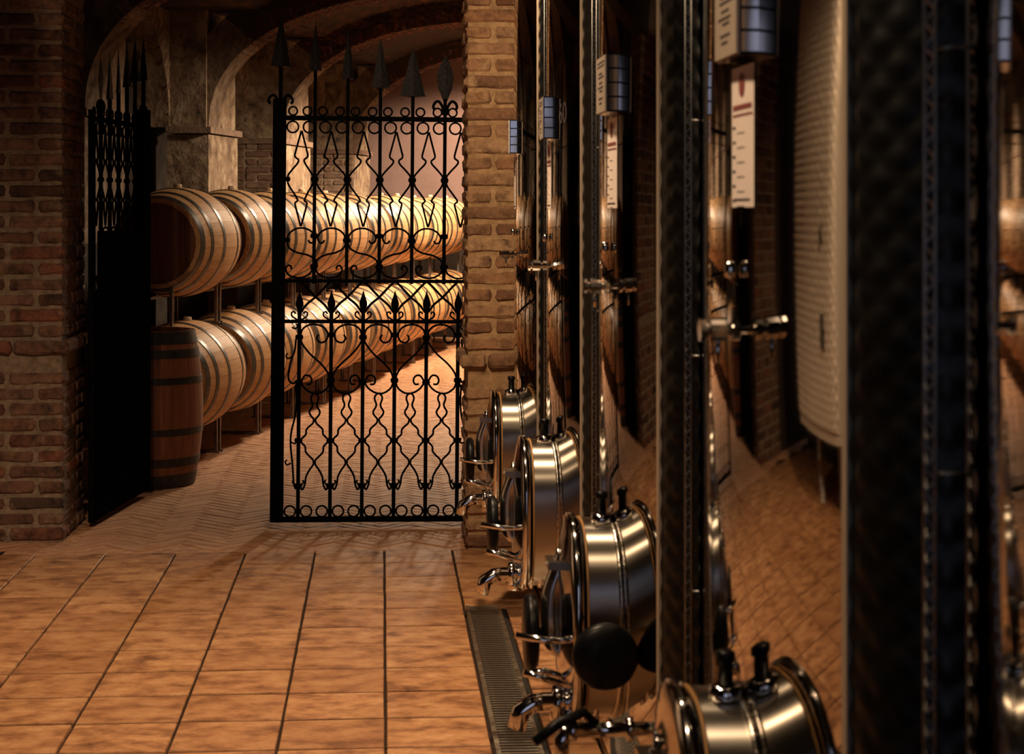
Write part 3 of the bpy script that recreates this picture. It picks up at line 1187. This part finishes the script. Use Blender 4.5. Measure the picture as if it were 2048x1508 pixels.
    # peanut, ogee and bell motifs of the bottom field
    for a, b_ in zip(LB[:-1], LB[1:]):
        m_ = (a + b_) / 2
        for s, e in ((-1, a + .008), (1, b_ - .008)):
            sc(g, [(m_ + s * .002, 0.641), (m_ + s * .016, 0.625), (m_ + s * .017, 0.608), (m_ + s * .010, 0.588), (m_ + s * .013, 0.572), (m_ + s * .024, 0.553), (m_ + s * .020, 0.536), (m_ + s * .004, 0.518)])
            sc(g, [(m_ + s * .004, 0.519), (m_ + s * .008, 0.498), (m_ + (e - m_) * .55, 0.470), (m_ + (e - m_) * .60, 0.446), (m_ + (e - m_) * .82, 0.430), (e, 0.416)])
            sc(g, [(e, 0.416), (m_ + (e - m_) * .84, 0.402), (m_ + (e - m_) * .64, 0.386), (m_ + (e - m_) * .58, 0.360), (m_ + s * .006, 0.326)])
            sc(g, [(m_ + s * .006, 0.327), (m_ + s * .004, 0.305), (m_ + s * .022, 0.278), (m_ + s * .038, 0.246), (m_ + s * .042, 0.215), (m_ + s * .050, 0.192), (e - s * .010, 0.186), (e - s * .002, 0.200), (e - s * .012, 0.213)])
    for i, u in enumerate(LB):
        collar(g, u, 0.416)
        collar(g, u, 0.203)
        for s in (-1, 1):
            sc(g, [(u + s * .004, .200), (u + s * .018, .210), (u + s * .026, .222), (u + s * .020, .230)], 'curl', 0.0045)
            if 0.085 < u + s * 0.038 < GW - 0.02:
                ring(g, u + s * 0.038, 0.083, 0.026)
    # side scroll with curls along the post
    for u0, q in ((0.075, 1), (GW - 0.03, -1)):
        sc(g, [(u0 + q * .040, .895), (u0 + q * .034, .84), (u0 + q * .014, .78), (u0 + q * .006, .71), (u0 + q * .026, .685), (u0 + q * .046, .700)])
        sc(g, [(u0 + q * .040, .680), (u0 + q * .044, .60), (u0 + q * .038, .53), (u0 + q * .022, .46), (u0 + q * .018, .40), (u0 + q * .028, .30), (u0 + q * .034, .22), (u0 + q * .044, .19), (u0 + q * .054, .20)])
        for zz, d in ((.95, 1), (.81, -1), (.41, 1), (.31, -1)):
            sc(g, [(u0 + q * .02, zz), (u0 + q * (.02 + d * .018), zz - .008), (u0 + q * (.02 + d * .026), zz + .006), (u0 + q * (.02 + d * .018), zz + .016)], 'curl', 0.0042)
    MB().box((0.031, -0.034, 1.0), (0.05, 0.02, 0.14)).build('lock_case', M['iron'], g)
    return g


gate = make_gate('black wrought iron gate leaf standing across the cellar opening')
gate.location = (-0.523, 8.752, 0.0)
gate.rotation_euler = (0, radians(0.45), radians(0.6))
gate2 = copy_tree(gate)
tag(gate2, 'black wrought iron gate leaf swung open against the dark brick pillar', 'gate', 'wrought iron gate leaves')
gate2.location = (-1.235, 9.80, 0.0)
gate2.rotation_euler = (0, 0, math.atan2(-0.988, -0.135))
MB().box((GW / 2, 0.022, 0.72), (GW - 0.06, 0.004, 1.36)).build('backing_panel', M['iron'], gate2)['label'] = 'plain black sheet iron backing of the lower leaf'
lk = MB()
lk.box((0.10, -0.04, 0.862), (0.012, 0.012, 0.07)).box((0.035, -0.04, 0.862), (0.012, 0.012, 0.07)).box((0.068, -0.04, 0.832), (0.07, 0.012, 0.012))
lk.build('latch_keeper', M['brass'], gate2)

# ------------------------------------------------------------------ steel tanks
TRAD = 0.685
TCX = 1.185


RF = 2.7            # the tank fronts are only gently curved
RC = 0.12           # rounded corners
HWF = 0.51          # half width of the polished front


def xf(y):
    """x of the polished front at y (local)"""
    return -TRAD + RF - sqrt(RF * RF - y * y)


def outline(front=True):
    """corner and side of the tank seen from above, from the front edge backwards on the -y side: (x, y, nx, ny)"""
    a0 = math.asin(HWF / RF)
    cx = xf(HWF) + RC * cos(a0)
    cy = -(HWF - RC * sin(a0))
    out = []
    n = 26
    for k in range(n + 1):
        a = a0 + (pi / 2 - a0) * k / n
        out.append((cx - RC * cos(a), cy - RC * sin(a), -cos(a), -sin(a)))
    x0 = out[-1][0]
    for k in range(1, 41):
        out.append((x0 + 0.0075 * k, cy - RC, 0, -1))
    return out


def sheet(mb, pts, zs, fn=None, smooth=True, flip=False):
    """vertical sheet over plan points (x, y, nx, ny)"""
    vs, fs = [], []
    s_ = 0.0
    nz = len(zs)
    for i, p in enumerate(pts):
        if i:
            s_ += sqrt((p[0] - pts[i - 1][0]) ** 2 + (p[1] - pts[i - 1][1]) ** 2)
        for z in zs:
            d = fn(s_, z) if fn else 0.0
            vs.append((p[0] + p[2] * d, p[1] + p[3] * d, z))
    for i in range(len(pts) - 1):
        for k in range(nz - 1):
            q = i * nz + k
            f_ = (q, q + 1, q + nz + 1, q + nz)
            fs.append(tuple(reversed(f_)) if flip else f_)
    mb.add(vs, fs, smooth)
    return mb


def plan():
    """closed plan of the tank"""
    near = [(p[0], p[1]) for p in outline()]
    near = near[:27]
    front = [(xf(y), y) for y in [HWF - 2 * HWF * k / 60 for k in range(1, 60)]]
    far = [(x, -y) for x, y in reversed(near)]
    w_ = near[-1][1]
    back = []
    bx = 0.62
    for k in range(9):
        a = pi / 2 * k / 8
        back.append((bx + RC * sin(a), w_ + RC - RC * cos(a)))
    back2 = [(x, -y) for x, y in reversed(back)]
    return far + front + near + back + back2


def oval(h, w_, n=40):
    """upright stadium-like oval in (y, z)"""
    out = []
    for k in range(n):
        t = 2 * pi * k / n
        e = 2.5
        c_, s_ = cos(t), sin(t)
        out.append((w_ * (abs(c_) ** (2 / e)) * (1 if c_ > 0 else -1), h * (abs(s_) ** (2 / e)) * (1 if s_ > 0 else -1)))
    return out


def oval_sweep(prof, h, w_, y0, z0, n=40):
    """prof: (x, inset) pairs"""
    mb = MB()
    vs, fs = [], []
    for x, ins in prof:
        for (a, b_) in oval(h - ins, w_ - ins, n):
            vs.append((x, y0 + a, z0 + b_))
    for i in range(len(prof) - 1):
        for k in range(n):
            k2 = (k + 1) % n
            fs.append((i * n + k, (i + 1) * n + k, (i + 1) * n + k2, i * n + k2))
    mb.add(vs, fs, True)
    return mb


def oval_cap(mb, x, h, w_, y0, z0, n=40):
    mb.add([(x, y0 + a, z0 + b_) for a, b_ in oval(h, w_, n)], [tuple(range(n))], False)
    return mb


def dimple(s_, z):
    p = 0.052
    u, v_ = s_ / p, z / p
    return 0.0035 * (abs(sin(pi * (u + v_))) * abs(sin(pi * (u - v_)))) + 0.004


def make_tank(label, group):
    T = thing('steel_tank', label, 'tank', group=group)
    Z0, Z1 = 0.30, 2.80
    mb = MB()
    pl = plan()
    n = len(pl)
    lv = [(0.22, 0.80), (0.25, 0.95), (Z0, 1.0), (Z1, 1.0), (2.86, 0.93), (2.92, 0.3)]
    vs = []
    for z, sc_ in lv:
        vs += [(x * sc_, y_ * sc_, z) for x, y_ in pl]
    for i in (0, 1, 3, 4):
        fs = [(i * n + k, i * n + (k + 1) % n, (i + 1) * n + (k + 1) % n, (i + 1) * n + k) for k in range(n)]
        mb.add(vs, fs, True)
    mb.v, mb.f, mb.s = [], [], []
    mb.add(vs, [(i * n + k, i * n + (k + 1) % n, (i + 1) * n + (k + 1) % n, (i + 1) * n + k) for i in range(len(lv) - 1) for k in range(n)], True)
    mb.add([vs[k] for k in range(n)], [tuple(reversed(range(n)))], False)
    mb.add([vs[5 * n + k] for k in range(n)], [tuple(range(n))], False)
    # keep the shading of the upright shell flat across the rims
    mb.build('shell', M['mirror'], T)
    jk = MB()
    zs = [0.42 + 2.2 * k / 300 for k in range(301)]
    ol = outline()
    sheet(jk, ol, zs, dimple)
    sheet(jk, [(p[0], -p[1], p[2], -p[3]) for p in ol], zs, dimple, flip=True)
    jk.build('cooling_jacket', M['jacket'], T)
    for sg in (1,):
        MB().box((xf(HWF - .006) - .004, sg * -(HWF - .004), 1.52), (.012, .013, 2.22), Matrix.Rotation(sg * 0.19, 3, 'Z')).build('jacket_edge', M['edge'], T)
    for a in (40, 140, 220, 320):
        x, y = -0.5 * cos(radians(a)), -0.5 * sin(radians(a))
        MB().lathe([(0.0, 0.045), (0.012, 0.045), (0.014, 0.03), (0.26, 0.03)], 'Z', 12, (x, y, 0)).build('leg', M['brushed'], T)
    XS = -TRAD          # shell front
    zc, hh, ww, yc = 0.61, 0.212, 0.165, -0.05
    mw = oval_sweep([(XS + 0.09, 0), (XS - 0.062, 0)], hh, ww, yc, zc, 48).build('manway_neck', M['brushed'], T)
    # weld bead follows the curved shell
    bead = []
    for (a, b_) in oval(hh + 0.001, ww + 0.001, 64):
        yy = yc + a
        bead.append((xf(yy) - 0.003, yy, zc + b_))
    MB().tube(bead, 0.006, 6, closed=True).build('weld_bead', M['weld'], mw)
    DX = -0.016
    dr = oval_sweep([(XS - 0.058 + DX, 0.0), (XS - 0.060 + DX, -0.010), (XS - 0.076 + DX, -0.010), (XS - 0.080 + DX, -0.004), (XS - 0.084 + DX, 0.02), (XS - 0.098 + DX, 0.08), (XS - 0.100 + DX, 0.13)], hh, ww, yc, zc, 48)
    oval_cap(dr, XS - 0.100 + DX, hh - 0.13, ww - 0.13, yc, zc, 48)
    door = dr.build('manway_door', M['chrome'], T)
    oval_sweep([(XS - 0.040, 0.004), (XS - 0.078, 0.004)], hh, ww, yc, zc, 48).build('rubber_seal', M['black'], door)
    oval_sweep([(XS - 0.0625, 0.004), (XS - 0.0625, -0.003), (XS - 0.0665, -0.003), (XS - 0.0665, 0.004)], hh, ww, yc, zc, 48).build('gasket', M['gasket'], door)
    # yoke strap with hinge block and hand wheel
    st = MB()
    prof = spline([(XS - 0.100, 0, .745), (XS - 0.118, 0, .70), (XS - 0.130, 0, .66), (XS - 0.132, 0, .60), (XS - 0.126, 0, .55), (XS - 0.108, 0, .525)], 4)
    ring_ = []
    ns = 14
    vs, fs = [], []
    for p in prof:
        for k in range(ns):
            t = 2 * pi * k / ns
            vs.append((p.x + .020 * cos(t), yc + .026 * sin(t), p.z))
    for i in range(len(prof) - 1):
        for k in range(ns):
            fs.append((i * ns + k, i * ns + (k + 1) % ns, (i + 1) * ns + (k + 1) % ns, (i + 1) * ns + k))
    st.add(vs, fs, True)
    yoke = st.build('yoke_strap', M['satin'], T)
    MB().box((XS - 0.112, yc, 0.727), (0.055, 0.09, 0.016)).build('hinge_plate', M['brushed'], yoke)
    MB().lathe([(0.73, .013), (0.742, .013), (0.744, .008), (0.756, .008), (0.758, .004)], 'Z', 12, (XS - 0.112, yc, 0)).build('hinge_bolt', M['chrome'], yoke)
    MB().box((XS - 0.09, yc, 0.69), (0.05, 0.05, 0.05)).build('hinge_block', M['chrome'], yoke)
    hw = MB()
    hw.lathe([(XS - 0.190, .02), (XS - 0.188, .075), (XS - 0.180, .083), (XS - 0.168, .083), (XS - 0.160, .072), (XS - 0.158, .02)], 'X', 28, (0, yc, .575))
    wheel = hw.build('hand_wheel', M['black'], T)
    MB().lathe([(XS - 0.165, .011), (XS - 0.10, .011)], 'X', 12, (0, yc, .575)).build('screw_stem', M['chrome'], wheel)
    # clamp lever
    lv = MB().tube([(XS - 0.215, yc - .10, .592), (XS - 0.15, yc - .10, .580), (XS - 0.07, yc - .11, .583)], [.0075, .0085, .007], 8)
    lever = lv.build('clamp_lever', M['chrome'], T)
    MB().lathe([(.562, .010), (.576, .018), (.588, .018), (.594, .010), (.606, .010), (.61, .022), (.617, .022)], 'Z', 12, (XS - 0.065, yc - .11, 0)).build('lever_nut', M['chrome'], lever)
    lv2 = MB().tube([(XS - 0.20, yc - .13, .520), (XS - 0.16, yc - .13, .508), (XS - 0.10, yc - .13, .488)], [.009, .008, .006], 8)
    lv2.build('tap_lever', M['chrome'], lever)
    # outlet valve
    dv = MB()
    oy = -0.12
    dv.lathe([(XS + .04, .026), (XS - .035, .026), (XS - .036, .040), (XS - .046, .040), (XS - .047, .028), (XS - .060, .028), (XS - .062, .043), (XS - .070, .043), (XS - .072, .036), (XS - .086, .036), (XS - .088, .043), (XS - .096, .043), (XS - .098, .026), (XS - .112, .026), (XS - .114, .036), (XS - .132, .036), (XS - .134, .021), (XS - .155, .021)], 'X', 18, (0, oy, .44))
    drv = dv.build('outlet_valve', M['chrome'], T)
    MB().tube([(XS - .14, oy, .44), (XS - .175, oy, .438), (XS - .200, oy, .422), (XS - .210, oy, .385)], [.021, .021, .021, .02], 10).build('spout', M['chrome'], drv)
    MB().tube([(XS - .113, oy, .46), (XS - .113, oy, .495), (XS - .15, oy, .508), (XS - .19, oy, .502)], [.008, .008, .007, .008], 8).build('valve_handle', M['chrome'], drv)
    MB().lathe([(.395, .02), (.405, .026), (.425, .026)], 'Z', 12, (XS - .113, oy, 0)).build('valve_foot', M['chrome'], drv)
    # fitting on top of the neck
    ft = MB().lathe([(.818, .022), (.822, .025), (.836, .025), (.840, .016)], 'Z', 12, (XS - .022, yc - .03, 0))
    fit = ft.build('neck_fitting', M['chrome'], T)
    MB().lathe([(.838, .011), (.872, .0105), (.874, .014), (.884, .014), (.888, .008)], 'Z', 12, (XS - .022, yc - .03, 0)).build('cap', M['black'], fit)
    # sampling valve
    sy, sz = -0.11, 1.335
    xb = xf(sy)
    sv = MB().lathe([(xb + .01, .006), (xb - .010, .006), (xb - .011, .015), (xb - .021, .015), (xb - .022, .009), (xb - .028, .009), (xb - .030, .0165), (xb - .052, .0165), (xb - .054, .011), (xb - .058, .011), (xb - .059, .0165), (xb - .066, .0165)], 'X', 12, (0, sy, sz), smooth=False)
    smp = sv.build('sampling_valve', M['chrome'], T)
    MB().lathe([(sz - .045, .0035), (sz - .01, .0045)], 'Z', 8, (xb - .041, sy, 0)).build('drip_nozzle', M['chrome'], smp)
    # level gauge fitting glinting above
    MB().lathe([(sz + .070, .007), (sz + .082, .009), (sz + .094, .007)], 'Z', 10, (xb - .012, sy + .06, 0)).build('gauge_stub', M['chrome'], T)
    # control box
    by, bz = -0.092, 1.772
    bb = MB().box((XS - .007, by, bz), (.030, .165, .125))
    cb = bb.build('control_box', M['chrome'], T)
    MB().box((XS - .0232, by, bz), (.003, .160, .120)).build('front_plate', M['box_face'], cb)
    tx = MB()
    for k, (zz, l_) in enumerate(((.048, .12), (.040, .12), (.024, .06), (.016, .09), (.004, .055), (-.006, .09), (-.014, .05), (-.030, .07), (-.040, .045))):
        tx.box((XS - .0250, by + .005 * (k % 3 - 1), bz + zz), (.0008, l_, .0038 if k > 1 else .003))
    tx.build('printed_lines', M['ink'], cb)
    rib = MB()
    for k in range(5):
        za = bz - .0605 + .03025 * k
        rib.box((XS - .0065, by - .0828, za), (.024, .0012, .004))
    rib.box((XS - .0195, by - .0828, bz), (.003, .0012, .125))
    rib.build('side_slots', M['black'], cb)
    # paper label, wrapped flush on the shell
    lz = 1.602
    U0, U1 = -0.02, -0.155

    def wrap(mb, u0, u1, z0, z1, dr):
        """patch lying on the shell: u from 0 (far edge) to 1 (near edge)"""
        m_ = 5 if u1 - u0 > .5 else 1
        ys = [U0 + (U1 - U0) * (u0 + (u1 - u0) * q / m_) for q in range(m_ + 1)]
        return sheet(mb, [(xf(y_) - dr, y_, -1, 0) for y_ in ys], [z0, z1])
    lb = wrap(MB(), 0, 1, lz - .098, lz + .098, .0015)
    lp = lb.build('label_sheet', M['paper'], T)
    em = MB()
    ring_ = []
    for q in range(20):
        t = 2 * pi * q / 20
        y_ = U0 + (U1 - U0) * (0.5 + 0.13 * cos(t))
        ring_.append((xf(y_) - .0024, y_, lz + .072 + .017 * sin(t)))
    em.add(ring_, [tuple(range(20))], False)
    em.build('emblem', M['ink_red'], lp)
    hd = MB()
    wrap(hd, .08, .92, lz + .038, lz + .045, .0022)
    wrap(hd, .08, .95, lz + .029, lz + .032, .0022)
    hd.build('heading', M['ink_red'], lp)
    tk = MB()
    for k in range(6):
        wrap(tk, .06, .20, lz + .012 - .0205 * k, lz + .0155 - .0205 * k, .0022)
        wrap(tk, .28, .62, lz + .005 - .0205 * k, lz + .0062 - .0205 * k, .0022)
    wrap(tk, .15, .85, lz - .089, lz - .086, .0022)
    tk.build('print_marks', M['ink'], lp)
    return T


TY = [6.89, 5.49, 4.09, 2.63, 1.15]
tl = ['polished steel wine tank standing next to the tan brick pillar',
      'second polished steel tank counted from the tan brick pillar',
      'third polished steel tank counted from the tan brick pillar',
      'fourth steel tank from the pillar, its manway low at the frame bottom',
      'fifth steel tank from the pillar, blurred at the frame edge']
tp = None
for y, lab in zip(TY, tl):
    if tp is None:
        tp = o = make_tank(lab, 'polished steel tanks in a row')
    else:
        o = copy_tree(tp)
    tag(o, lab, 'tank', 'polished steel tanks in a row')
    o.location = (TCX, y, 0)
    if abs(y - 5.49) < 0.01:
        fc = bpy.data.curves.new('number', 'FONT')
        fc.body = '60'
        fc.size = 0.085
        fc.align_x = 'CENTER'
        fc.align_y = 'CENTER'
        fo = bpy.data.objects.new('tmp', fc)
        nm = bpy.data.meshes.new_from_object(fo)
        bpy.data.objects.remove(fo)
        nm.name = 'number'
        nm.materials.clear()
        nm.materials.append(M['ink'])
        for v_ in nm.vertices:
            yy = -0.27 - v_.co.x * 1.35
            v_.co = Vector((xf(yy) - 0.002, yy, 1.772 + v_.co.y))
        place('number', nm, o)
    if abs(y - 4.09) < 0.01:
        g = MB()
        g.lathe([(-.365, .02), (-.362, .060), (-.350, .068), (-.335, .068), (-.325, .058), (-.322, .02)], 'Y', 28, (-TRAD - 0.045, 0, .59))
        dg = g.build('dial_gauge', M['black'], o)
        MB().lathe([(-.325, .012), (-.20, .012)], 'Y', 10, (-TRAD - 0.045, 0, .59)).build('gauge_stem', M['chrome'], dg)

# fittings of the two far tanks sit further along the curved front
cen = Matrix.Translation((-TRAD + RF, 0, 0))
for o in [q for q in SC.objects if q.get('label') in tl[:2]]:
    for ch in o.children:
        k_ = ch.name.split('.')[0]
        if k_ in ('label_sheet', 'control_box', 'sampling_valve', 'gauge_stub'):
            ph = -0.036 if o.location.y < 6 else (-0.045 if k_ in ('label_sheet', 'control_box') else -0.02)
            ch.matrix_local = cen @ Matrix.Rotation(ph, 4, 'Z') @ cen.inverted()

# extra racking valve at the fourth tank
T1 = o = [q for q in SC.objects if q.get('label') == tl[3]][0]
rv = MB().lathe([(-TRAD + .08, .012), (-TRAD - .03, .012), (-TRAD - .031, .02), (-TRAD - .045, .02), (-TRAD - .047, .011), (-TRAD - .10, .011), (-TRAD - .101, .019), (-TRAD - .112, .019), (-TRAD - .114, .012), (-TRAD - .19, .012), (-TRAD - .192, .018), (-TRAD - .205, .018)], 'X', 14, (0, .29, .675)).build('racking_valve', M['chrome'], T1)
MB().tube([(-TRAD - .16, .29, .685), (-TRAD - .18, .285, .705), (-TRAD - .225, .27, .69), (-TRAD - .262, .26, .665)], [.007, .008, .009, .008], 8).build('valve_handle', M['black'], rv)
MB().tube([(-TRAD - .20, .29, .675), (-TRAD - .215, .29, .66), (-TRAD - .217, .29, .63)], [.014, .013, .013], 10).build('spout', M['chrome'], rv)

# wire cable trays between the tanks
trp = None


def make_tray(label):
    T = thing('cable_tray', label, 'cable tray', group='wire cable trays between the tanks')
    zig = []
    k = 0
    z = 0.27
    while z < 2.74:
        zig.append((0.011 * (k % 2), 0, z))
        z += 0.0122
        k += 1
    zm = MB().tube(zig, .0016, 4).mesh('zigzag_wire', M['wire'])
    for x in (0.0, 0.044):
        MB().tube([(x, 0, 0.25), (x, 0, 2.75)], .0016, 6).build('rail', M['wire'], T)
        MB().tube([(x + 0.011, 0, 0.25), (x + 0.011, 0, 2.75)], .0016, 6).build('rail', M['wire'], T)
        place('zigzag_wire', zm, T, (x, 0, 0))
    tie = MB().tube([(0.011, 0, 0), (0.044, 0, 0)], .002, 5).mesh('tie', M['wire'])
    for k in range(6):
        place('tie', tie, T, (0, 0, 0.4 + 0.42 * k))
    for zz in (0.6, 1.5, 2.4):
        MB().box((0.095, -.008, zz), (0.10, 0.02, 0.02)).build('bracket', M['wire'], T)
    return T


for y, lab in zip(TY, tl):
    wd = ['first', 'second', 'third', 'fourth', 'fifth'][TY.index(y)]
    lab = 'vertical wire cable tray fixed to the %s tank from the brick pillar' % wd
    if trp is None:
        trp = o = make_tray(lab)
    else:
        o = copy_tree(trp)
    tag(o, lab, 'cable tray', 'wire cable trays between the tanks')
    o.location = (0.540 if y > 2 else 0.533, y + 0.637, 0)

# tank across the aisle, seen mirrored in the polished shells
ot = thing('jacketed_tank', 'matt dimple-jacketed tank across the aisle, seen mirrored in the polished steel', 'tank', (-2.18, 6.35, 0), pi)
mb = MB()
pl = [(x * 0.60, y_ * 0.95) for x, y_ in plan()]
n = len(pl)
vs = [(x, y_, z) for z in (0.42, 2.8) for x, y_ in pl]
mb.add(vs, [(k, (k + 1) % n, n + (k + 1) % n, n + k) for k in range(n)], True)
mb.add(vs, [tuple(reversed(range(n))), tuple(range(n, 2 * n))], False)
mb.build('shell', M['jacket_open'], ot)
fr = [(x, y_) for x, y_ in pl if x < -0.2]
fr.sort(key=lambda p: p[1])
dense = []
for (xa, ya), (xb_, yb) in zip(fr[:-1], fr[1:]):
    m_ = max(1, int(sqrt((xb_ - xa) ** 2 + (yb - ya) ** 2) / 0.011))
    for q in range(m_):
        t = q / m_
        dense.append((xa + (xb_ - xa) * t, ya + (yb - ya) * t, -1.0, 0.0))
mb = sheet(MB(), dense, [0.48 + 2.2 * k / 200 for k in range(201)], lambda s_, z: (dimple(s_ * .62, z * .62) - .004) * 5.5 + 0.006, flip=True)
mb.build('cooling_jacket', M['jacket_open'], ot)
MB().box((-0.424, 0.35, 1.40), (.012, .06, .09)).build('type_plate', M['black'], ot)
MB().box((-0.424, 0.35, 0.95), (.012, .07, .16)).build('type_plate', M['black'], ot)
for a in (45, 135, 225, 315):
    MB().lathe([(0, .05), (.01, .05), (.012, .03), (.43, .03)], 'Z', 12, (.25 * cos(radians(a)), .40 * sin(radians(a)), 0)).build('leg', M['brushed'], ot)
